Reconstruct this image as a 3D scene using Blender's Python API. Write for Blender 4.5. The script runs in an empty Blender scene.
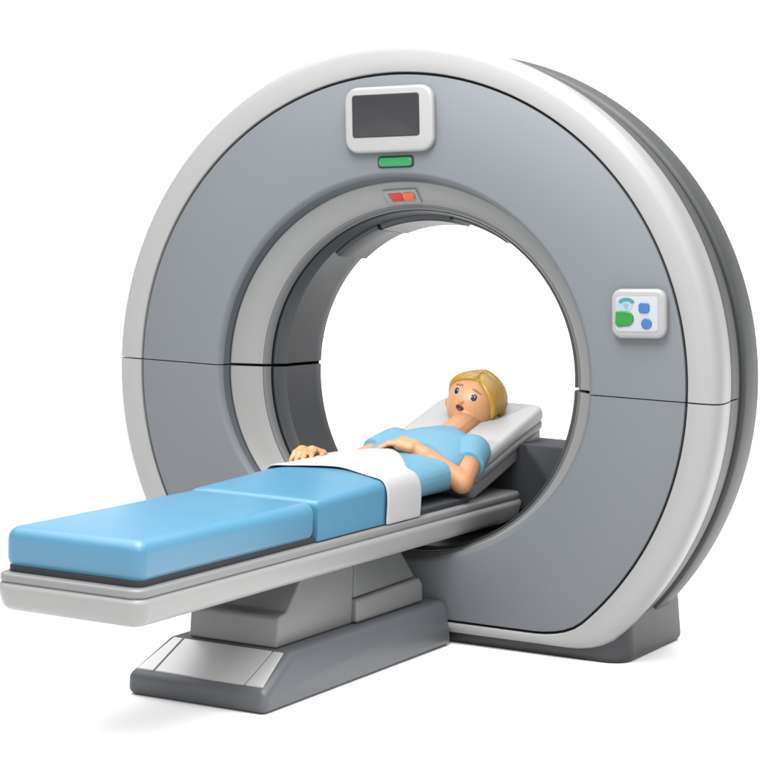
import bpy, bmesh, math, random
from mathutils import Vector, Matrix

random.seed(7)
S = bpy.context.scene
C = S.collection
PI = math.pi

# ------------------------------------------------------------------ camera
TH, EL, DIST, FPX, TX, TZ, ROLL, SX, SY = (0.481437, 0.087575, 7.733956, 2328.942, -0.15351, 0.008713, 0.034610, -23.37, -6.53)
dv = Vector((math.sin(TH)*math.cos(EL), -math.cos(TH)*math.cos(EL), math.sin(EL)))
cpos = Vector((TX, 0, TZ)) + dv*DIST
rt = (-dv).cross(Vector((0, 0, 1))).normalized()
up = rt.cross(-dv)
rt, up = rt*math.cos(ROLL)+up*math.sin(ROLL), up*math.cos(ROLL)-rt*math.sin(ROLL)
cd = bpy.data.cameras.new('camera')
cam = bpy.data.objects.new('camera', cd)
C.objects.link(cam)
m = Matrix((rt, up, dv)).transposed().to_4x4()
m.translation = cpos
cam.matrix_world = m
cd.sensor_width = 36
cd.lens = FPX/760*36
cd.shift_x = -SX/760
cd.shift_y = SY/760
cd.clip_start = 0.1
cd.clip_end = 400
S.camera = cam

# ------------------------------------------------------------------ light: a white studio, bright overhead
w = bpy.data.worlds.new('World')
S.world = w
w.use_nodes = True
nt = w.node_tree
nt.nodes.clear()
wo = nt.nodes.new('ShaderNodeOutputWorld')
bg = nt.nodes.new('ShaderNodeBackground')
tc = nt.nodes.new('ShaderNodeTexCoord')
sp = nt.nodes.new('ShaderNodeSeparateXYZ')
ln = nt.nodes.new('ShaderNodeVectorMath')
ln.operation = 'NORMALIZE'
nt.links.new(tc.outputs['Generated'], ln.inputs[0])
nt.links.new(ln.outputs[0], sp.inputs[0])
mr = nt.nodes.new('ShaderNodeValToRGB')
SKY = [(0.0, 1.04), (0.10, 1.04), (0.22, 0.55), (0.60, 0.60), (0.80, 3.2), (1.0, 3.5)]
for k, (pos, val) in enumerate(SKY):
    e = mr.color_ramp.elements[k] if k < 2 else mr.color_ramp.elements.new(pos)
    e.position = pos
    e.color = (val/5, val/5, val/5, 1)
ml = nt.nodes.new('ShaderNodeMath')
ml.operation = 'MULTIPLY'
ml.inputs[1].default_value = 5
nt.links.new(sp.outputs['Z'], mr.inputs[0])
nt.links.new(mr.outputs[0], ml.inputs[0])
nt.links.new(ml.outputs[0], bg.inputs['Strength'])
bg.inputs['Color'].default_value = (1, 1, 1, 1)
nt.links.new(bg.outputs[0], wo.inputs[0])


def area(name, loc, target, sx, sy, power, col=(1, 1, 1)):
    l = bpy.data.lights.new(name, 'AREA')
    l.shape = 'RECTANGLE'
    l.size = sx
    l.size_y = sy
    l.energy = power
    l.color = col
    o = bpy.data.objects.new(name, l)
    C.objects.link(o)
    o.location = loc
    o.rotation_euler = (Vector(target)-Vector(loc)).to_track_quat('-Z', 'Y').to_euler()
    return o


area('overhead_softbox', (0.3, -1.2, 3.2), (0.0, -0.4, 0), 2.2, 2.2, 95)
area('key_softbox', (2.6, -3.4, 2.6), (0.1, 0.0, 0.2), 3.0, 3.0, 60)
area('bore_fill', (0.5, -1.9, 2.2), (0.0, 0.5, -0.1), 0.9, 0.9, 50)  # added fill lamp, lifts the face inside the bore
sl_ = bpy.data.lights.new('face_fill_spot', 'SPOT')  # narrow beam added to brighten the patient's face
sl_.energy = 1900
sl_.spot_size = math.radians(10)
sl_.spot_blend = 1.0
sl_.shadow_soft_size = 0.25
so_ = bpy.data.objects.new('face_fill_spot', sl_)
C.objects.link(so_)
so_.location = (-1.3, -5.0, 1.35)
so_.rotation_euler = (Vector((0.02, 0.55, -0.12))-so_.location).to_track_quat('-Z', 'Y').to_euler()
S.view_settings.view_transform = 'Standard'
S.view_settings.look = 'None'
S.view_settings.gamma = 1
S.view_settings.exposure = 0.5
S.render.engine = 'CYCLES'
S.cycles.max_bounces = 8


# ------------------------------------------------------------------ materials
def mat(name, col, rough=0.45, metal=0.0, var=0.04, scale=6.0, bump=0.0, bscale=300.0, spec=0.38, coat=0.0, stretch=None, sss=0.0):
    mt = bpy.data.materials.new(name)
    mt.use_nodes = True
    t = mt.node_tree
    b = t.nodes['Principled BSDF']
    b.inputs['Roughness'].default_value = rough
    b.inputs['Metallic'].default_value = metal
    b.inputs['Specular IOR Level'].default_value = spec
    b.inputs['Coat Weight'].default_value = coat
    b.inputs['Coat Roughness'].default_value = 0.2
    if sss:
        b.inputs['Subsurface Weight'].default_value = sss
        b.inputs['Subsurface Radius'].default_value = (0.02, 0.008, 0.004)
        b.inputs['Subsurface Scale'].default_value = 1.0
    tcn = t.nodes.new('ShaderNodeTexCoord')
    mp = t.nodes.new('ShaderNodeMapping')
    t.links.new(tcn.outputs['Object'], mp.inputs[0])
    if stretch:
        mp.inputs['Scale'].default_value = stretch
    n = t.nodes.new('ShaderNodeTexNoise')
    n.inputs['Scale'].default_value = scale
    n.inputs['Detail'].default_value = 4
    t.links.new(mp.outputs[0], n.inputs['Vector'])
    mix = t.nodes.new('ShaderNodeMix')
    mix.data_type = 'RGBA'
    lo = [c*(1-var) for c in col]+[1]
    hi = [min(1, c*(1+var)) for c in col]+[1]
    mix.inputs['A'].default_value = lo
    mix.inputs['B'].default_value = hi
    t.links.new(n.outputs['Fac'], mix.inputs['Factor'])
    t.links.new(mix.outputs['Result'], b.inputs['Base Color'])
    rr = t.nodes.new('ShaderNodeMapRange')
    rr.inputs['To Min'].default_value = max(0.02, rough-0.05)
    rr.inputs['To Max'].default_value = rough+0.05
    t.links.new(n.outputs['Fac'], rr.inputs['Value'])
    t.links.new(rr.outputs[0], b.inputs['Roughness'])
    if bump:
        n2 = t.nodes.new('ShaderNodeTexNoise')
        n2.inputs['Scale'].default_value = bscale
        n2.inputs['Detail'].default_value = 2
        t.links.new(mp.outputs[0], n2.inputs['Vector'])
        bp = t.nodes.new('ShaderNodeBump')
        bp.inputs['Strength'].default_value = bump
        bp.inputs['Distance'].default_value = 0.002
        t.links.new(n2.outputs['Fac'], bp.inputs['Height'])
        t.links.new(bp.outputs[0], b.inputs['Normal'])
    return mt


M = {
    'panel': mat('blue_grey_plastic', (0.0847, 0.0917, 0.1001), 0.6, var=0.02, scale=2, bump=0.03),
    'trim': mat('dark_blue_grey_plastic', (0.0525, 0.0588, 0.07), 0.5, var=0.02, scale=2),
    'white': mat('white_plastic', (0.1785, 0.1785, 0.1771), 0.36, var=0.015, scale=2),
    'ring': mat('pale_grey_plastic', (0.147, 0.147, 0.1449), 0.42, var=0.02),
    'lip': mat('mid_grey_plastic', (0.07, 0.0714, 0.0714), 0.45, var=0.02),
    'tube': mat('slate_grey_plastic', (0.021, 0.0231, 0.0259), 0.42, var=0.03),
    'core': mat('black_rubber', (0.0084, 0.0091, 0.0105), 0.7),
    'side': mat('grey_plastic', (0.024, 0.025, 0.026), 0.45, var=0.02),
    'foot': mat('dark_grey_plastic', (0.017, 0.018, 0.02), 0.42, var=0.03),
    'base': mat('steel_grey_plastic', (0.0616, 0.0658, 0.0721), 0.42, var=0.03),
    'metal': mat('brushed_metal', (0.42, 0.42, 0.42), 0.36, metal=0.35, var=0.08, scale=40, stretch=(1, 18, 18), bump=0.05, bscale=60),
    'column': mat('column_grey_paint', (0.112, 0.112, 0.112), 0.42, var=0.03),
    'tray': mat('tray_pale_grey_paint', (0.178, 0.178, 0.175), 0.36, var=0.02),
    'deck': mat('deck_grey_plastic', (0.1295, 0.1302, 0.1309), 0.42, var=0.02),
    'pad': mat('charcoal_and_gap_shade', (0.0175, 0.0196, 0.0238), 0.8),
    'blue': mat('blue_vinyl', (0.04, 0.13, 0.205), 0.36, var=0.02, scale=5, bump=0.06, bscale=180, coat=0.08),
    'sheet': mat('white_cotton', (0.252, 0.252, 0.2541), 0.85, var=0.02, bump=0.25, bscale=260),
    'pillow': mat('white_vinyl', (0.231, 0.231, 0.2345), 0.45, var=0.015, bump=0.05, bscale=120),
    'plate': mat('light_grey_plastic', (0.133, 0.133, 0.1351), 0.42, var=0.02),
    'skin': mat('skin', (0.28, 0.1365, 0.063), 0.5, var=0.03, scale=18, sss=0.15),
    'shirt': mat('pale_blue_cotton', (0.068, 0.168, 0.232), 0.8, var=0.03, scale=30, bump=0.2, bscale=300),
    'hair': mat('blond_hair', (0.196, 0.112, 0.0098), 0.42, var=0.10, scale=30, stretch=(1, 1, 0.3), bump=0.1, bscale=60),
    'eyewhite': mat('eye_white', (0.245, 0.238, 0.231), 0.2),
    'iris': mat('dark_iris', (0.0084, 0.0119, 0.0245), 0.12),
    'brow': mat('brown_brow', (0.14, 0.063, 0.021), 0.7),
    'mouth': mat('dark_mouth', (0.0245, 0.007, 0.0056), 0.5),
    'tongue': mat('pink_tongue', (0.063, 0.0175, 0.014), 0.5),
    'glass': mat('screen_glass', (0.0126, 0.0126, 0.014), 0.16, var=0.0),
    'green': mat('green_lens', (0.0084, 0.119, 0.042), 0.25, var=0.05),
    'green2': mat('bright_green_key', (0.0056, 0.112, 0.014), 0.25, var=0.05),
    'red': mat('red_lens', (0.266, 0.007, 0.007), 0.25, var=0.05),
    'orange': mat('orange_lens', (0.315, 0.056, 0.014), 0.25, var=0.05),
    'bluekey': mat('blue_key', (0.0175, 0.07, 0.182), 0.28, var=0.05),
    'teal': mat('pale_teal_print', (0.14, 0.224, 0.252), 0.35),
    'teal2': mat('teal_print', (0.028, 0.105, 0.119), 0.35),
    'print_grey': mat('grey_print', (0.14, 0.154, 0.14), 0.4),
    'keyface': mat('white_keypad_face', (0.224, 0.231, 0.245), 0.22, var=0.01),
    'floor': mat('white_studio_floor', (0.76, 0.76, 0.76), 0.9, var=0.0, spec=0.1),
}


# ------------------------------------------------------------------ helpers
def obj(name, bm, material, parent=None, smooth=40, normals=True):
    if normals:
        bmesh.ops.recalc_face_normals(bm, faces=bm.faces[:])
    me = bpy.data.meshes.new(name)
    bm.to_mesh(me)
    bm.free()
    for p in me.polygons:
        p.use_smooth = True
    if smooth:
        me.set_sharp_from_angle(angle=math.radians(smooth))
    me.materials.append(material)
    o = bpy.data.objects.new(name, me)
    C.objects.link(o)
    if parent:
        o.parent = parent
    return o


def thing(name, label, cat, loc=(0, 0, 0)):
    o = bpy.data.objects.new(name, None)
    C.objects.link(o)
    o.location = loc
    o['label'] = label
    o['category'] = cat
    o.empty_display_size = 0.2
    return o


def child(o, root):
    """parent o to root keeping world-space mesh data"""
    o.parent = root
    o.matrix_parent_inverse = Matrix.Translation(root.location).inverted()
    return o


def smin(a, b, k):
    h = max(k-abs(a-b), 0)/k
    return min(a, b)-h*h*k/4


def ringpt(spec, ph):
    if spec[0] == 'C':
        R, zc = spec[1], spec[2]
        s = math.sin(ph)
        r = R
        if s < -1e-3:
            r = smin(R, min(zc/-s, R+1), 0.07)
        return r*math.cos(ph), r*s
    _, rx, rt_, rb, cx = spec
    s = math.sin(ph)
    return cx+rx*math.cos(ph), (rt_ if s > 0 else rb)*s


def lathe(name, prof, material, parent, half=None, gap=0.0, n=96, smooth=40):
    """closed cross-section prof [(ringspec, y), ...] swept round the Y axis"""
    bm = bmesh.new()
    if half == 'top':
        phs = [PI*i/n for i in range(n+1)]
        dz = gap
    elif half == 'bottom':
        phs = [PI+PI*i/n for i in range(n+1)]
        dz = -gap
    else:
        phs = [2*PI*i/(2*n) for i in range(2*n)]
        dz = 0
    rows = []
    for ph in phs:
        row = []
        for spec, y in prof:
            x, z = ringpt(spec, ph)
            row.append(bm.verts.new((x, y, z+dz)))
        rows.append(row)
    k = len(prof)
    cnt = len(rows)
    for i in range(cnt if half is None else cnt-1):
        a, b = rows[i], rows[(i+1) % cnt]
        for j in range(k):
            bm.faces.new((a[j], a[(j+1) % k], b[(j+1) % k], b[j]))
    if half:
        bm.faces.new(rows[0])
        bm.faces.new(rows[-1][::-1])
    return child(obj(name, bm, material, None, smooth), parent)


def arc_plate(name, prof, a0, a1, material, parent, n=14):
    bm = bmesh.new()
    rows = []
    for i in range(n+1):
        ph = math.radians(a0+(a1-a0)*i/n)
        rows.append([bm.verts.new((ringpt(sp_, ph)[0], y, ringpt(sp_, ph)[1])) for sp_, y in prof])
    k = len(prof)
    for i in range(n):
        for j in range(k):
            bm.faces.new((rows[i][j], rows[i][(j+1) % k], rows[i+1][(j+1) % k], rows[i+1][j]))
    bm.faces.new(rows[0])
    bm.faces.new(rows[-1][::-1])
    bmesh.ops.recalc_face_normals(bm, faces=bm.faces[:])
    return child(obj(name, bm, material, None, 30), parent)


def box(bm, x0, x1, y0, y1, z0, z1, bev=0.0, seg=4):
    vs = [bm.verts.new((x, y, z)) for x in (x0, x1) for y in (y0, y1) for z in (z0, z1)]
    fs = [(0, 1, 3, 2), (4, 6, 7, 5), (0, 4, 5, 1), (2, 3, 7, 6), (0, 2, 6, 4), (1, 5, 7, 3)]
    faces = [bm.faces.new([vs[i] for i in f]) for f in fs]
    bmesh.ops.recalc_face_normals(bm, faces=faces)
    if bev:
        es = list({e for f in faces for e in f.edges})
        bmesh.ops.bevel(bm, geom=es, offset=bev, segments=seg, profile=0.5, affect='EDGES')
    return bm


def rbox(name, x0, x1, y0, y1, z0, z1, bev, material, parent, seg=4, fn=None):
    bm = box(bmesh.new(), x0, x1, y0, y1, z0, z1, bev, seg)
    if fn:
        for v in bm.verts:
            v.co = Vector(fn(v.co))
    return child(obj(name, bm, material), parent)


def slab(name, pts, axis_y0, axis_y1, bev, material, parent, seg=4, fn=None, axes='xz'):
    """polygon pts extruded; axes 'xz' extrudes along Y, 'yz' along X, 'xy' along Z"""
    def P(a, b, c):
        return {'xz': (a, c, b), 'yz': (c, a, b), 'xy': (a, b, c)}[axes]
    bm = bmesh.new()
    A = [bm.verts.new(P(a, b, axis_y0)) for a, b in pts]
    B = [bm.verts.new(P(a, b, axis_y1)) for a, b in pts]
    bm.faces.new(A)
    bm.faces.new(B[::-1])
    n = len(pts)
    for i in range(n):
        bm.faces.new((A[i], A[(i+1) % n], B[(i+1) % n], B[i]))
    bmesh.ops.recalc_face_normals(bm, faces=bm.faces[:])
    if bev:
        es = [e for e in bm.edges if len(e.link_faces) == 2 and e.calc_face_angle(0) > math.radians(25)]
        bmesh.ops.bevel(bm, geom=es, offset=bev, segments=seg, profile=0.5, affect='EDGES', clamp_overlap=True)
    if fn:
        for v in bm.verts:
            v.co = Vector(fn(v.co))
    return child(obj(name, bm, material), parent)


def spin(pts, deg, c):
    a = math.radians(deg)
    return [(c[0]+(x-c[0])*math.cos(a)-(z-c[1])*math.sin(a), c[1]+(x-c[0])*math.sin(a)+(z-c[1])*math.cos(a)) for x, z in pts]


def rrect(x0, x1, z0, z1, r, n=6):
    out = []
    for cx, cz, a0 in ((x1-r, z1-r, 0), (x0+r, z1-r, PI/2), (x0+r, z0+r, PI), (x1-r, z0+r, 1.5*PI)):
        for i in range(n+1):
            a = a0+PI/2*i/n
            out.append((cx+r*math.cos(a), cz+r*math.sin(a)))
    return out


def circle(cx, cz, rx, rz, n=28):
    return [(cx+rx*math.cos(2*PI*i/n), cz+rz*math.sin(2*PI*i/n)) for i in range(n)]


def planbox(name, x, y0, y1, z0, z1, rc0, rc1, bev, material, parent, fn=None, seg=5, ny=0):
    """box with its plan corners rounded by rc0 (foot end) and rc1 (head end), then all rims bevelled"""
    pts = []
    for cx, cy, r, a0 in ((x-rc1, y1-rc1, rc1, 0), (-x+rc1, y1-rc1, rc1, PI/2), (-x+rc0, y0+rc0, rc0, PI), (x-rc0, y0+rc0, rc0, 1.5*PI)):
        for i in range(9):
            a = a0+PI/2*i/8
            pts.append((cx+r*math.cos(a), cy+r*math.sin(a)))
    return slab(name, pts, z0, z1, bev, material, parent, seg, fn, 'xy')


FLOOR = -0.857

# ------------------------------------------------------------------ setting
bm = bmesh.new()
N = 64
c0 = bm.verts.new((0, 0, FLOOR))
ring = [bm.verts.new((150*math.cos(2*PI*i/N), 150*math.sin(2*PI*i/N), FLOOR)) for i in range(N)]
for i in range(N):
    bm.faces.new((c0, ring[i], ring[(i+1) % N]))
fl = obj('floor', bm, M['floor'])
fl['kind'] = 'structure'

# ------------------------------------------------------------------ scanner
mri = thing('mri_scanner', 'large round grey scanner gantry with white rim, bore, display and keypad', 'mri scanner', (0, 0.28, FLOOR))

BORE = [  # y, half width, height above, depth below, centre shift: the bore from its front edge to its back edge
    (0.000, 0.692, 0.679, 0.603, -0.006), (0.020, 0.678, 0.663, 0.600, -0.004), (0.060, 0.674, 0.645, 0.597, -0.002),
    (0.112, 0.588, 0.568, 0.580, 0.012), (0.135, 0.570, 0.553, 0.575, 0.012), (0.160, 0.556, 0.546, 0.572, 0.008),
    (0.182, 0.541, 0.539, 0.569, 0.016), (0.400, 0.508, 0.520, 0.560, 0.006)]


def B(y, out=0.0, at=None):
    """profile point on the bore surface at depth y, pushed outwards by out; at: where it is placed in depth"""
    for a, b in zip(BORE[:-1], BORE[1:]):
        if y <= b[0]:
            break
    f = (y-a[0])/(b[0]-a[0])
    q = [a[k]+(b[k]-a[k])*f for k in range(5)]
    return ('E', q[1]+out, q[2]+out, q[3]+out, q[4]), (y if at is None else at)


for hf in ('top', 'bottom'):
    fp = lathe('front_panel', [
        (('C', 0.9955, 0.7745), 0.020), (('C', 0.9955, 0.7745), 0.005), (('C', 0.9945, 0.7735), 0.002), (('C', 0.991, 0.770), 0.0),
        B(0, 0.003), B(0, -0.001, 0.0008), B(0, -0.006, 0.0045), B(0, -0.011, 0.0105), B(0, -0.0155, 0.018), B(0, -0.0165, 0.022),
        B(0, -0.010, 0.03), B(0, 0.012, 0.02)], M['panel'], mri, hf, 0.0018)
    lathe('bore_trim', [B(0.021, 0.0), B(0.030), B(0.040), B(0.050), B(0.057, 0.001), B(0.06, 0.003), B(0.06, 0.012), B(0.021, 0.010)], M['trim'], mri, hf, 0.003)
    rim = lathe('outer_rim', [
        (('C', 1.003, 0.782), 0.02), (('C', 1.003, 0.782), 0.003), (('C', 1.004, 0.783), 0.0), (('C', 1.007, 0.785), -0.002),
        (('C', 1.040, 0.796), -0.003), (('C', 1.066, 0.803), -0.0015), (('C', 1.082, 0.809), 0.003), (('C', 1.092, 0.814), 0.010), (('C', 1.0995, 0.817), 0.022), (('C', 1.103, 0.819), 0.042),
        (('C', 1.102, 0.82), 0.075), (('C', 1.095, 0.82), 0.130), (('C', 1.085, 0.82), 0.172),
        (('C', 1.075, 0.81), 0.174), (('C', 1.065, 0.80), 0.17), (('C', 1.062, 0.80), 0.05)], M['white'], mri, hf, 0.0022)
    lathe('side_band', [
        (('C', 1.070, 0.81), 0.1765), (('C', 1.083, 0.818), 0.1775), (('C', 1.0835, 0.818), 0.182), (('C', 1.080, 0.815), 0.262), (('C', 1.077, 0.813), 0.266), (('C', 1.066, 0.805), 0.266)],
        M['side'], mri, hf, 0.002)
    lathe('bore_funnel', [
        B(0.061, 0.002), B(0.061, -0.002, 0.0605), B(0.064, -0.001), B(0.08), B(0.095), B(0.108), B(0.1115, 0.001, 0.1135), B(0.112, 0.012, 0.124), B(0.061, 0.014, 0.074)], M['ring'], mri, hf, 0.005)
    lathe('bore_lip', [
        B(0.112, 0.004, 0.116), B(0.113, 0.001, 0.115), B(0.116, 0.0), B(0.132), B(0.135, 0.0005, 0.137), B(0.135, 0.004, 0.142), B(0.135, 0.02, 0.155), B(0.112, 0.016, 0.13)], M['lip'], mri, hf, 0.005)
    lathe('bore_liner', [
        B(0.16, 0.014, 0.150), B(0.16, 0.004, 0.147), B(0.163, 0.0, 0.155), B(0.179), B(0.182, -0.0015), B(0.188, -0.0015), B(0.193, 0.003), B(0.24, 0.003), B(0.30, 0.002), B(0.36, 0.001), B(0.392), B(0.398, 0.003, 0.399), B(0.40, 0.010, 0.403),
        B(0.40, 0.08, 0.405), B(0.22, 0.06)], M['tube'], mri, hf, 0.0055)
lathe('inner_frame', [
    B(0, 0.015, 0.024), (('C', 1.03, 0.79), 0.024), (('C', 1.056, 0.79), 0.06), (('C', 1.056, 0.79), 0.26), (('C', 1.043, 0.79), 0.285), (('C', 1.043, 0.79), 0.40),
    B(0.40, 0.085, 0.40), B(0.22, 0.066, 0.22), B(0.112, 0.045, 0.15)], M['core'], mri)
for a0, a1, t_ in ((84, 112, 0.016), (113.5, 133, 0.010), (60, 82.5, 0.007)):
    arc_plate('liner_panel', [B(0.20, 0.006), B(0.20, -t_*0.7), B(0.205, -t_), B(0.30, -t_), B(0.388, -t_), B(0.394, -t_*0.6), B(0.394, 0.006)], a0, a1, M['tube'], mri)
lathe('groove_dark_band', [(('C', 1.05, 0.795), 0.263), (('C', 1.072, 0.806), 0.263), (('C', 1.072, 0.806), 0.318), (('C', 1.05, 0.795), 0.318)], M['core'], mri)  # black band added so the groove's shade shows as a dark line
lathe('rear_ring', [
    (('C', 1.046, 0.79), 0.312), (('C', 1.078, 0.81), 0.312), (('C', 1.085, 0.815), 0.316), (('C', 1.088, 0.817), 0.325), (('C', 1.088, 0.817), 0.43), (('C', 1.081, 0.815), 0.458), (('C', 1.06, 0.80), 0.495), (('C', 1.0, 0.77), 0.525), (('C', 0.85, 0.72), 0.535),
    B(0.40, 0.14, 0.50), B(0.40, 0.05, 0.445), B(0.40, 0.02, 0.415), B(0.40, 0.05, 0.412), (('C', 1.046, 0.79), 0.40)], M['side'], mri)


def footfn(co):
    t = (co.z-FLOOR)/0.25
    return (co.x*(1-0.030*t), 0.29+(co.y-0.29)*(1-0.05*t), co.z)


def footfn2(co):
    q = footfn(Vector((co.x, co.y+0.318, co.z)))
    return q


planbox('foot', 0.828, -0.288, 0.268, FLOOR, FLOOR+0.238, 0.085, 0.05, 0.026, M['foot'], mri, footfn2)
rbox('rear_bed_rest', -0.10, 0.47, 0.555, 0.80, -0.60, -0.246, 0.004, M['pad'], mri)

# display on the front
mon = slab('display', spin(rrect(-0.217, 0.106, 0.742, 0.958, 0.047), 3.5, (-0.055, 0.85)), -0.030, 0.002, 0.012, M['white'], mri)


def sub(o, par):
    o.parent = par
    o.matrix_parent_inverse = Matrix.Translation(mri.location if par.parent is None else par.parent.location).inverted()
    return o


def under(o, par, root):
    """sub-part: parent o (world-space mesh already given to root) below part par"""
    o.parent = par
    o.matrix_parent_inverse = Matrix.Translation(root.location).inverted() @ Matrix.Translation(root.location)
    o.matrix_parent_inverse = Matrix.Identity(4)
    return o


def part2(o, par):
    """par's mesh is in world coordinates, so a sub-part needs no offset"""
    o.parent = par
    o.matrix_parent_inverse = Matrix.Identity(4)
    return o


part2(slab('display_bezel', spin(rrect(-0.186, 0.059, 0.793, 0.932, 0.010), 3.5, (-0.055, 0.85)), -0.0312, -0.02, 0.0, M['core'], mri), mon)
part2(slab('screen', spin(rrect(-0.183, 0.056, 0.796, 0.929, 0.008), 3.5, (-0.055, 0.85)), -0.0325, -0.022, 0.001, M['glass'], mri), mon)
# green status light, in a dark seat
gl = slab('status_light', spin(rrect(-0.110, 0.022, 0.692, 0.7315, 0.012), 3.5, (-0.055, 0.85)), -0.0025, 0.004, 0.001, M['core'], mri)
gl['label'] = 'long green status light under the display'
part2(slab('lens', spin(rrect(-0.104, 0.018, 0.696, 0.7265, 0.012), 3.5, (-0.055, 0.85)), -0.012, 0.003, 0.006, M['green'], mri), gl)

# red lamp on the funnel
fa = math.atan2(0.057, 0.065)


def conefn(co):
    # local: x across, z up the cone surface, -y outward -> placed on top of the funnel
    x = co.x-0.047
    zz = co.z
    nrm = co.y
    base = Vector((x, 0.086, 0.6035-0.8*x*x))
    upd = Vector((0, -0.052, 0.073)).normalized()
    out = Vector((0, -0.073, -0.052)).normalized()
    return base+upd*zz-out*nrm


rl = slab('warning_light', [(-0.060, -0.028), (0.062, -0.028), (0.052, 0.028), (-0.072, 0.028)], -0.004, 0.012, 0.003, M['ring'], mri, fn=conefn)
rl['label'] = 'small red and orange warning light inside the bore top'
part2(slab('red_lens', [(-0.040, -0.017), (0.004, -0.017), (-0.002, 0.017), (-0.052, 0.017)], -0.0075, 0.0, 0.002, M['red'], mri, fn=conefn), rl)
part2(slab('orange_lens', rrect(0.000, 0.046, -0.0165, 0.0175, 0.013), -0.010, 0.0, 0.004, M['orange'], mri, fn=conefn), rl)

# keypad
kp = slab('keypad', spin(rrect(0.749, 0.930, 0.190, 0.345, 0.033), 3.0, (0.84, 0.268)), -0.032, 0.002, 0.013, M['white'], mri)
part2(slab('keypad_face', spin(rrect(0.767, 0.905, 0.212, 0.321, 0.012), 3.0, (0.84, 0.268)), -0.0335, -0.02, 0.001, M['keyface'], mri), kp)
D = [(0.768, 0.275)]+[(0.805+0.022*math.cos(a), 0.252+0.023*math.sin(a)) for a in [PI/2-i*PI/12 for i in range(0, 13)]]+[(0.775, 0.226), (0.766, 0.236)]
g = part2(slab('green_key', spin(D, 3.0, (0.84, 0.268)), -0.038, -0.03, 0.003, M['green2'], mri), kp)
g['label'] = 'big green key'
for cz, cx in ((0.286, 0.861), (0.237, 0.869)):
    pts = rrect(cx-0.018, cx+0.018, cz-0.016, cz+0.016, 0.0105) if cz > .26 else circle(cx, cz, 0.0175, 0.017)
    part2(slab('blue_key', spin(pts, 3.0, (0.84, 0.268)), -0.038, -0.03, 0.003, M['bluekey'], mri), kp)
part2(slab('indicator_dot', spin(circle(0.797, 0.297, 0.027, 0.022), 3.0, (0.84, 0.268)), -0.0345, -0.03, 0.0, M['teal'], mri), kp)
arc = [(0.803+0.026*math.cos(a), 0.302+0.015*math.sin(a)) for a in [i*PI/14 for i in range(15)]]+[(0.803+0.015*math.cos(a), 0.300+0.007*math.sin(a)) for a in [PI-i*PI/14 for i in range(15)]]
part2(slab('indicator_arc', spin(arc, 3.0, (0.84, 0.268)), -0.0355, -0.03, 0.0, M['teal2'], mri), kp)
part2(slab('indicator_mark', spin([(0.793, 0.298), (0.809, 0.298), (0.806, 0.288), (0.803, 0.283), (0.799, 0.283), (0.796, 0.288)], 3.0, (0.84, 0.268)), -0.0355, -0.03, 0.0, M['print_grey'], mri), kp)

# ------------------------------------------------------------------ table
tab = thing('patient_table', 'long grey scanner couch on a stepped steel-grey pedestal base', 'patient table', (0, -0.6, FLOOR))


def basefn(co):
    t = max(0, (co.z+0.80)/0.11)
    return (co.x*(1-0.13*t), co.y, co.z)


slab('pedestal_base', [(-1.224, FLOOR), (-1.224, -0.791), (-1.035, -0.710), (0.0, -0.710), (0.0, FLOOR)], -0.234, 0.234, 0.024, M['base'], tab, 4, basefn, 'yz')
# brushed plates on the sloping nose
sl = Vector((0, 0.177, 0.076)).normalized()
nl = Vector((0, -sl.z, sl.y))
o0 = Vector((0, -1.212, -0.786))


def nose(x0b, x1b, x0t, x1t, u0, u1):
    bm = bmesh.new()
    pts = [(x0b, u0), (x1b, u0), (x1t, u1), (x0t, u1)]
    lo = [bm.verts.new(o0+Vector((x, 0, 0))+sl*u-nl*0.006) for x, u in pts]
    hi = [bm.verts.new(o0+Vector((x, 0, 0))+sl*u+nl*0.0035) for x, u in pts]
    bm.faces.new(lo)
    bm.faces.new(hi[::-1])
    for i in range(4):
        bm.faces.new((lo[i], lo[(i+1) % 4], hi[(i+1) % 4], hi[i]))
    bmesh.ops.recalc_face_normals(bm, faces=bm.faces[:])
    bmesh.ops.bevel(bm, geom=bm.edges[:], offset=0.002, segments=2, affect='EDGES')
    return child(obj('nose_plate', bm, M['metal']), tab)


nose(-0.150, 0.150, -0.150, 0.150, 0.008, 0.183)
nose(0.1535, 0.211, 0.1535, 0.186, 0.008, 0.183)
nose(-0.211, -0.1535, -0.186, -0.1535, 0.008, 0.183)

cl = slab('lift_column', [(-1.022, -0.7085), (-1.017, -0.625), (-1.009, -0.616), (-0.965, -0.610), (-0.87, -0.499), (-0.553, -0.499), (-0.553, -0.7085)], -0.149, 0.149, 0.028, M['column'], tab, 4, None, 'yz')
slab('column_step', [(-0.551, -0.7085), (-0.551, -0.634), (-0.115, -0.626), (-0.092, -0.65), (-0.088, -0.7085)], -0.165, 0.165, 0.010, M['column'], tab, 4, None, 'yz')
slab('column_neck', [(-0.551, -0.6315), (-0.551, -0.499), (-0.26, -0.499), (-0.125, -0.6235)], -0.152, 0.152, 0.008, M['lip'], tab, 3, None, 'yz')


def trayfn(co):
    # underside narrows a little
    t = max(0, min(1, (-0.44-co.z)/0.06))
    x = co.x*(1-0.05*t)
    return (x*(0.955 if x < 0 else 1), -0.65+(co.y+0.65)*(1-0.010*t), co.z)


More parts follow.
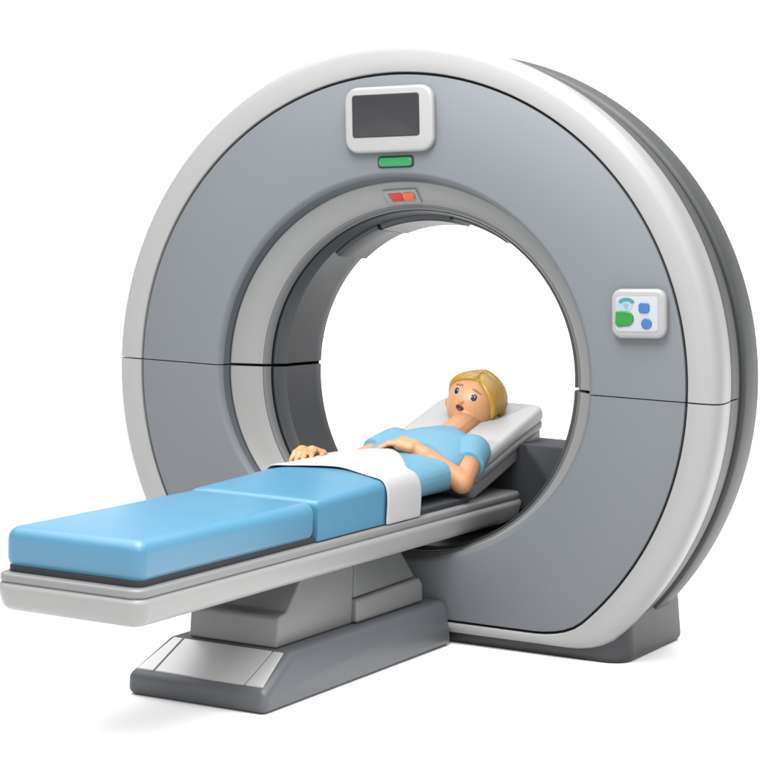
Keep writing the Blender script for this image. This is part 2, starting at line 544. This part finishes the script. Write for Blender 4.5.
planbox('tray', 0.240, -1.895, 0.548, -0.506, -0.426, 0.045, 0.045, 0.024, M['tray'], tab, trayfn)
planbox('tray_rail', 0.233, -1.888, 0.535, -0.430, -0.404, 0.04, 0.04, 0.010, M['deck'], tab, lambda co: (co.x*(0.96 if co.x < 0 else 1), co.y, co.z))
planbox('mattress_shade_pad', 0.211, -1.857, 0.16, -0.412, -0.386, 0.03, 0.03, 0.004, M['pad'], tab)  # dark pad whose colour stands for the shadow gap under the blanket

# headrest: a sloping plate with a cushion on it
HA = math.atan2(0.125, 0.465)
HO = Vector((0, 0.20, -0.287))      # a point of the cushion's top, at its low end


def hrf(co):
    d = Vector((0, math.cos(HA), math.sin(HA)))
    n = Vector((0, -math.sin(HA), math.cos(HA)))
    return HO+Vector((co.x, 0, 0))+d*co.y+n*co.z


hp = planbox('headrest_plate', 0.196, -0.03, 0.585, -0.118, -0.062, 0.02, 0.05, 0.014, M['plate'], tab, hrf)
planbox('headrest_pad', 0.205, -0.01, 0.598, -0.068, -0.038, 0.02, 0.06, 0.012, M['plate'], tab, hrf)
planbox('pillow', 0.205, -0.01, 0.600, -0.046, 0.010, 0.03, 0.05, 0.022, M['pillow'], tab, hrf)

# ------------------------------------------------------------------ covers over the legs
cov = thing('padded_blanket', 'light blue padded blanket in two sections over the legs on the couch', 'blanket', (0, -1.2, -0.398))


def bl1(co):
    puff = 0.006*math.cos(co.x/0.214*PI/2)*max(0, math.cos((co.y+1.38)/0.5*PI/2)) if co.z > -0.33 else 0
    return (co.x, co.y, co.z+puff)


def grid_cushion(name, x, y0, y1, z0, zt0, zt1, bev, puff, parent, edge0=1, edge1=1, fn=None):
    """a plump cushion: closed loft with rounded long edges and rounded ends"""
    nx, ny = 28, 40
    bm = bmesh.new()
    prof = []
    # cross-section param: from (-x,z0) up, over the top, down to (x,z0)
    rows = []
    for j in range(ny+1):
        t = j/ny
        y = y0+(y1-y0)*t
        dy0, dy1 = (y-y0), (y1-y)
        sh = 0
        for d_, on in ((dy0, edge0), (dy1, edge1)):
            b = bev if on else bev*0.35
            if d_ < b:
                sh = max(sh, b-math.sqrt(max(0, b*b-(b-d_)**2)))
        zt = zt0+(zt1-zt0)*t-sh
        row = []
        ins = sh*0.35
        X = x-ins
        for i in range(nx+1):
            u = -1+2*i/nx
            # superellipse section
            a = PI*(1-i/nx)
            ca, sa = math.cos(a), math.sin(a)
            px = X*math.copysign(abs(ca)**0.28, ca)
            pz = abs(sa)**0.42
            row.append(bm.verts.new((px, y, z0+(zt-z0)*pz+puff*(1-u*u)*max(0, math.sin(PI*t))**0.5)))
        rows.append(row)
    for j in range(ny):
        for i in range(nx):
            bm.faces.new((rows[j][i], rows[j][i+1], rows[j+1][i+1], rows[j+1][i]))
    bm.faces.new(rows[0])
    bm.faces.new(rows[-1][::-1])
    bot0 = [(rows[j][0], rows[j][-1]) for j in range(ny+1)]
    for j in range(ny):
        bm.faces.new((bot0[j][0], bot0[j+1][0], bot0[j+1][1], bot0[j][1]))
    if fn:
        for v in bm.verts:
            v.co = Vector(fn(v.co))
    return child(obj(name, bm, M['blue'], None, 60), parent)


rbox('foot_section', -0.218, 0.218, -1.862, -0.925, -0.400, -0.284, 0.036, M['blue'], cov, 8, bl1)


def bl2(co):
    t = (co.y+0.92)/0.5
    k = max(0, (co.z+0.385)/0.1)
    arch = 0.020*max(0, 1-(co.x/0.218)**4)*max(0, min(1, t*1.2))
    return (co.x, co.y+0.0*k, co.z+k*(0.010*t+arch))


bm = box(bmesh.new(), -0.218, 0.218, -0.9235, -0.26, -0.400, -0.282, 0.0)
bmesh.ops.bevel(bm, geom=[e for e in bm.edges if abs(e.verts[0].co.z-e.verts[1].co.z) < 1e-4 and e.verts[0].co.z > -0.3], offset=0.022, segments=6, profile=0.5, affect='EDGES')
bmesh.ops.bisect_plane(bm, geom=bm.verts[:]+bm.edges[:]+bm.faces[:], plane_co=(0, 0, 0), plane_no=(1, 0, 0))
for xx in (-.16, -.12, -.08, -.04, .04, .08, .12, .16):
    bmesh.ops.bisect_plane(bm, geom=bm.verts[:]+bm.edges[:]+bm.faces[:], plane_co=(xx, 0, 0), plane_no=(1, 0, 0))
for yy in (-.85, -.75, -.65, -.55, -.45, -.35):
    bmesh.ops.bisect_plane(bm, geom=bm.verts[:]+bm.edges[:]+bm.faces[:], plane_co=(0, yy, 0), plane_no=(0, 1, 0))
for v in bm.verts:
    v.co = Vector(bl2(v.co))
child(obj('thigh_section', bm, M['blue']), cov)

# white sheet laid across the waist
sh = thing('waist_sheet', 'white cotton sheet draped across the patient above the blue blanket', 'sheet', (0, -0.3, -0.378))
bm = bmesh.new()
nx, ny = 44, 16
rows = []


def sheet_pt(s, t):
    # s 0..1 from right hem (x=+) over the top to the left hem; t 0..1 foot edge -> head edge
    prof = [(0.2195, -0.392), (0.2215, -0.34), (0.2185, -0.300), (0.209, -0.277), (0.190, -0.262), (0.13, -0.246), (0.06, -0.237), (0.0, -0.234), (-0.07, -0.237), (-0.13, -0.245), (-0.185, -0.256), (-0.208, -0.272), (-0.218, -0.30), (-0.2215, -0.34), (-0.2195, -0.385)]
    f = s*(len(prof)-1)
    i = min(int(f), len(prof)-2)
    f -= i

    def cr(k):
        g = lambda q: prof[max(0, min(len(prof)-1, q))][k]
        p0, p1, p2, p3 = g(i-1), g(i), g(i+1), g(i+2)
        return 0.5*(2*p1+(p2-p0)*f+(2*p0-5*p1+4*p2-p3)*f*f+(3*p1-p0-3*p2+p3)*f**3)
    x, z = cr(0), cr(1)
    side = max(0, min(1, (x+0.02)/0.19))
    lo = -0.498+0.02*max(0, -x/0.2)+0.05*math.exp(-((x-0.02)/0.09)**2)
    hi = 0.0*(1-side)-0.262*side**1.3
    y = lo+(hi-lo)*t
    # lies a little higher on the belly, lower on the thighs
    k = max(0, min(1, (z+0.39)/0.11))
    z += k*(-0.010*(1-t)**1.5*max(0, 1-(x/0.2)**4))+k*0.0025*math.sin(11*x+17*y)
    if z < -0.37:
        z -= 0.010
    return Vector((x*1.018, y, z))


for j in range(ny+1):
    rows.append([bm.verts.new(sheet_pt(i/nx, j/ny)) for i in range(nx+1)])
for j in range(ny):
    for i in range(nx):
        bm.faces.new((rows[j][i], rows[j][i+1], rows[j+1][i+1], rows[j+1][i]))
bmesh.ops.recalc_face_normals(bm, faces=bm.faces[:])
if sum((f.normal.z for f in bm.faces)) < 0:
    bmesh.ops.reverse_faces(bm, faces=bm.faces[:])
so = child(obj('sheet_cloth', bm, M['sheet'], None, 0, normals=False), sh)
md = so.modifiers.new('thickness', 'SOLIDIFY')
md.thickness = 0.006
md.offset = 1
md = so.modifiers.new('sub', 'SUBSURF')
md.levels = md.render_levels = 1

# ------------------------------------------------------------------ patient
per = thing('person', 'blond patient in a pale blue shirt lying on the couch, mouth open, hand on belly', 'person', (0, 0.1, -0.378))


def tcap(bm, a, b, ra, rb, n=16, caps=True):
    """tapered capsule"""
    a, b = Vector(a), Vector(b)
    d = (b-a)
    q = d.to_track_quat('Z', 'Y').to_matrix()
    L = d.length
    prof = []
    if caps:
        for i in range(5):
            t = -PI/2+PI/2*i/5
            prof.append((ra*math.cos(t), ra*math.sin(t)))
    prof.append((ra, 0))
    prof.append((rb, L))
    if caps:
        for i in range(1, 6):
            t = PI/2*i/5
            prof.append((rb*math.cos(t), L+rb*math.sin(t)))
    rows = []
    for r, z in prof:
        r = max(r, 1e-4)
        rows.append([bm.verts.new(a+q@Vector((r*math.cos(2*PI*k/n), r*math.sin(2*PI*k/n), z))) for k in range(n)])
    for i in range(len(rows)-1):
        for k in range(n):
            bm.faces.new((rows[i][k], rows[i][(k+1) % n], rows[i+1][(k+1) % n], rows[i+1][k]))
    bm.faces.new(rows[0][::-1])
    bm.faces.new(rows[-1])


def ell(bm, c, rx, ry, rz, rot=None, nu=24, nv=16, fn=None):
    r = bmesh.ops.create_uvsphere(bm, u_segments=nu, v_segments=nv, radius=1)
    for v in r['verts']:
        p = Vector((v.co.x*rx, v.co.y*ry, v.co.z*rz))
        if fn:
            p = fn(v.co.copy())
        if rot:
            p = rot@p
        v.co = Vector(c)+p


def loft(bm, st, n=32, e=2.4):
    """stations (y, cx, cz, rx, rz) joined as a closed body"""
    rows = []
    for y, cx, cz, rx, rz in st:
        row = []
        for k in range(n):
            a = 2*PI*k/n
            ca, sa = math.cos(a), math.sin(a)
            row.append(bm.verts.new((cx+rx*math.copysign(abs(ca)**(2/e), ca), y, cz+rz*math.copysign(abs(sa)**(2/e), sa))))
        rows.append(row)
    for i in range(len(rows)-1):
        for k in range(n):
            bm.faces.new((rows[i][k], rows[i][(k+1) % n], rows[i+1][(k+1) % n], rows[i+1][k]))
    bm.faces.new(rows[0])
    bm.faces.new(rows[-1][::-1])


def fuse(name, bm, voxel, material, smooth_it, parent):
    """one continuous surface out of overlapping closed pieces"""
    bmesh.ops.recalc_face_normals(bm, faces=bm.faces[:])
    me = bpy.data.meshes.new(name)
    bm.to_mesh(me)
    bm.free()
    o = bpy.data.objects.new(name, me)
    C.objects.link(o)
    r = o.modifiers.new('r', 'REMESH')
    r.mode = 'VOXEL'
    r.voxel_size = voxel
    s = o.modifiers.new('s', 'SMOOTH')
    s.factor = 0.5
    s.iterations = smooth_it
    dg = bpy.context.evaluated_depsgraph_get()
    new = bpy.data.meshes.new_from_object(o.evaluated_get(dg))
    o.modifiers.clear()
    o.data = new
    new.name = name
    for p in new.polygons:
        p.use_smooth = True
    new.materials.clear()
    new.materials.append(material)
    return child(o, parent)


# head frame: looks towards the feet, tilted to the patient's left
HC = Vector((0.006, 0.605, -0.103))
fw = Vector((-0.06, -0.985, 0.08)).normalized()
upv = Vector((0.27, 0.06, 0.95))
upv = (upv-fw*upv.dot(fw)).normalized()
sd = upv.cross(fw).normalized()
if sd.x < 0:
    sd = -sd
HR = 0.099


def headpt(s, f, u):
    """direction (side, front, up) -> point on the head surface"""
    d = Vector((s, f, u)).normalized()
    s, f, u = d
    w_ = 1.0+0.16*max(0, -u)-0.12*max(0, -u)**3
    k = 1.0
    return HC+sd*(s*HR*0.955*w_)+fw*(f*HR*0.96*(1-0.05*max(0, -u)))+upv*(u*HR*(0.80 if u > 0 else 1.32))


body = bmesh.new()
# torso
TOR = [(-0.42, 0, -0.325, 0.11, 0.045), (-0.38, 0, -0.322, 0.165, 0.056), (-0.2, 0, -0.316, 0.172, 0.062), (0.0, 0, -0.312, 0.165, 0.062), (0.15, 0, -0.292, 0.160, 0.068), (0.26, 0, -0.268, 0.156, 0.066), (0.34, 0, -0.248, 0.125, 0.052), (0.385, 0, -0.232, 0.07, 0.035)]
loft(body, TOR)
# legs
for s in (-1, 1):
    tcap(body, (s*0.09, -0.34, -0.325), (s*0.085, -0.72, -0.335), 0.056, 0.042)
    tcap(body, (s*0.085, -0.72, -0.335), (s*0.08, -1.10, -0.345), 0.042, 0.028)
    tcap(body, (s*0.08, -1.10, -0.345), (s*0.085, -1.14, -0.318), 0.026, 0.018)
# neck
tcap(body, (0.0, 0.36, -0.246), (0.004, 0.60, -0.178), 0.055, 0.052)
# head
ell(body, (0, 0, 0), 1, 1, 1, nu=40, nv=28, fn=lambda v: headpt(v.x, v.y, v.z))
# nose, ears
npt = headpt(0.0, 1, -0.11)
ell(body, npt, 0.0085, 0.010, 0.008)
for s in (1, -1):
    e = headpt(s*0.95, -0.10, -0.42)+sd*(s*0.006)
    ell(body, e, 0.016, 0.018, 0.022)
# left arm (nearest the camera): elbow on the couch, hand on the belly
tcap(body, (0.150, 0.285, -0.262), (0.206, 0.085, -0.330), 0.046, 0.040)
tcap(body, (0.206, 0.085, -0.330), (0.085, 0.045, -0.246), 0.040, 0.029)
tcap(body, (0.085, 0.045, -0.246), (0.050, 0.036, -0.226), 0.027, 0.026)
# left hand: palm over the belly, fingers curling down the far side
tcap(body, (0.046, 0.052, -0.222), (0.004, 0.046, -0.212), 0.022, 0.021)
tcap(body, (0.046, 0.022, -0.224), (0.004, 0.016, -0.216), 0.021, 0.021)
FING = [((0.000, 0.060), 0.054, 0.0115), ((-0.002, 0.040), 0.064, 0.012), ((-0.004, 0.020), 0.060, 0.0115), ((-0.002, 0.001), 0.048, 0.0105)]
for k, ((fx, fy), L, r) in enumerate(FING):
    p0 = Vector((fx, fy, -0.213))
    p1 = p0+Vector((-L*0.5, 0.004-0.004*k, -0.002))
    p2 = p1+Vector((-L*0.46, -0.002-0.003*k, -0.016))
    p3 = p2+Vector((-L*0.28, -0.003, -0.012))
    r *= 0.84
    tcap(body, p0, p1, r*1.05, r, 10)
    tcap(body, p1, p2, r, r*0.92, 10)
    tcap(body, p2, p3, r*0.92, r*0.78, 10)
tcap(body, (0.040, 0.066, -0.222), (0.012, 0.090, -0.222), 0.014, 0.012, 10)
tcap(body, (0.012, 0.090, -0.222), (-0.014, 0.094, -0.224), 0.012, 0.010, 10)
# right arm lies along the far edge, hand over the sheet
tcap(body, (-0.150, 0.285, -0.262), (-0.200, 0.105, -0.300), 0.046, 0.038)
tcap(body, (-0.200, 0.105, -0.300), (-0.218, -0.150, -0.305), 0.038, 0.027)
tcap(body, (-0.218, -0.150, -0.305), (-0.206, -0.195, -0.254), 0.027, 0.024)
tcap(body, (-0.222, -0.185, -0.248), (-0.222, -0.235, -0.234), 0.020, 0.019)
tcap(body, (-0.188, -0.185, -0.246), (-0.185, -0.235, -0.232), 0.020, 0.019)
for k, (fx, L, r) in enumerate(((-0.230, 0.050, 0.0105), (-0.212, 0.062, 0.0115), (-0.192, 0.066, 0.012), (-0.171, 0.058, 0.0115))):
    p0 = Vector((fx, -0.240, -0.230))
    p1 = p0+Vector((0.002*k, -L*0.55, -0.006))
    p2 = p1+Vector((0.004*k, -L*0.40, -0.020))
    p3 = p2+Vector((0.003*k, -L*0.15, -0.016))
    r *= 0.84
    tcap(body, p0, p1, r*1.05, r, 10)
    tcap(body, p1, p2, r, r*0.92, 10)
    tcap(body, p2, p3, r*0.92, r*0.8, 10)
tcap(body, (-0.170, -0.195, -0.240), (-0.146, -0.225, -0.236), 0.014, 0.012, 10)
tcap(body, (-0.146, -0.225, -0.236), (-0.138, -0.252, -0.240), 0.012, 0.010, 10)
bo = fuse('body', body, 0.0034, M['skin'], 3, per)

# shirt
sb = bmesh.new()
loft(sb, [(-0.36, 0, -0.3215, 0.186, 0.0625), (-0.2, 0, -0.317, 0.192, 0.068), (0.0, 0, -0.314, 0.186, 0.071), (0.08, 0, -0.310, 0.190, 0.077), (0.14, 0, -0.301, 0.188, 0.081), (0.2, 0, -0.287, 0.180, 0.082), (0.28, 0, -0.264, 0.166, 0.075), (0.335, 0, -0.250, 0.140, 0.063), (0.372, 0.0, -0.238, 0.088, 0.053), (0.392, 0.0, -0.232, 0.062, 0.050)], e=2.5)
for s, el in ((1, Vector((0.206, 0.085, -0.330))), (-1, Vector((-0.200, 0.105, -0.300)))):
    a = Vector((s*0.146, 0.292, -0.256))
    d = (el-a).normalized()
    ell(sb, a, 0.063, 0.063, 0.062)
    tcap(sb, a, a+d*0.108, 0.063, 0.057, 28, caps=False)
sho = fuse('shirt', sb, 0.0042, M['shirt'], 3, per)

# hair: an outer and inner shell closed along the hairline
hb = bmesh.new()
na, ne = 72, 22


def hairline(az):
    """lowest elevation the hair reaches; az 0 = front, + = patient's left"""
    d = math.degrees(az)
    part = 14.0
    if -75 < d < part:
        t = (part-d)/(75+part)
        return math.radians(56-12*t-44*t**2.2)
    if part <= d < 80:
        t = (d-part)/(80-part)
        return math.radians(56-20*t-66*t**1.8)
    a = abs(d)
    if d > 0:
        t = min(1, (a-80)/75)
        return math.radians(-30+24*math.exp(-((a-97)/17)**2)-22*t)
    t = min(1, max(0, (a-75)/40))
    return math.radians(-0-48*t)


def hairpt(az, el, off):
    p = headpt(math.sin(az)*math.cos(el), math.cos(az)*math.cos(el), math.sin(el))
    d = (p-HC).normalized()
    lump = 1.0
    dd = math.degrees(az)-14
    if el > math.radians(20):
        lump -= 0.55*math.exp(-(dd/7)**2)*max(0, 1-abs(el-math.radians(60))/math.radians(32))
    strands = 0.0008*math.sin(az*26+3*math.sin(el*5))
    return p+d*(off*lump+strands)


outer, inner = [], []
for i in range(na):
    az = -PI+2*PI*i/na
    h = hairline(az)
    ro, ri = [], []
    for j in range(ne+1):
        t = j/ne
        el = PI/2-0.02-(PI/2-0.02-h)*t
        edge = math.sqrt(max(0, 1-max(0, (t-0.80)/0.20)**2))
        thick = 0.0125
        back = max(0, -math.cos(az))*0.012
        ro.append(hb.verts.new(hairpt(az, el, 0.002+(thick+back)*edge)))
        ri.append(hb.verts.new(hairpt(az, el, -0.006)))
    outer.append(ro)
    inner.append(ri)
for i in range(na):
    a, b = outer[i], outer[(i+1) % na]
    c, d = inner[i], inner[(i+1) % na]
    for j in range(ne):
        hb.faces.new((a[j], b[j], b[j+1], a[j+1]))
        hb.faces.new((c[j], c[j+1], d[j+1], d[j]))
    hb.faces.new((a[ne], b[ne], d[ne], c[ne]))
hb.faces.new([outer[i][0] for i in range(na)])
hb.faces.new([inner[i][0] for i in range(na)][::-1])
ho = child(obj('hair', hb, M['hair'], None, 70), per)


def disc_on_head(name, s, f, u, rx, rz, depth, material, tilt=0.0, lift=0.0, n=24):
    """flattened ellipsoid lying on the face"""
    p = headpt(s, f, u)
    nrm = (p-HC).normalized()
    a = (upv-nrm*upv.dot(nrm)).normalized()
    b = a.cross(nrm)
    if b.dot(sd) < 0:
        b = -b
    a2 = a*math.cos(tilt)+b*math.sin(tilt)
    b2 = b*math.cos(tilt)-a*math.sin(tilt)
    bm = bmesh.new()
    r = bmesh.ops.create_uvsphere(bm, u_segments=n, v_segments=14, radius=1)
    for v in r['verts']:
        x, y, z = v.co
        v.co = p+nrm*(z*depth+lift)+b2*(x*rx)+a2*(y*rz)
    return child(obj(name, bm, material, None, 0), per)


for s in (-1, 1):
    ew = disc_on_head('eye', s*0.36, 0.90, 0.15, 0.0148, 0.0158, 0.005, M['eyewhite'], lift=-0.0022)
    iris = disc_on_head('iris', s*0.36+0.02, 0.90, 0.155, 0.0112, 0.0125, 0.0035, M['iris'], lift=0.0008)
    part2(iris, ew)
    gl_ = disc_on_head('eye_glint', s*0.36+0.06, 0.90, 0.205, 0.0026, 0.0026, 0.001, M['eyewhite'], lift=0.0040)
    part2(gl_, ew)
    disc_on_head('eyebrow', s*0.40, 0.86, 0.46, 0.019, 0.0032, 0.0030, M['brow'], tilt=s*0.28, lift=0.0005)
mo = disc_on_head('mouth', -0.02, 0.90, -0.285, 0.0165, 0.0120, 0.0035, M['mouth'], lift=-0.0008)
part2(disc_on_head('tongue', -0.01, 0.90, -0.335, 0.009, 0.005, 0.002, M['tongue'], lift=0.0018), mo)
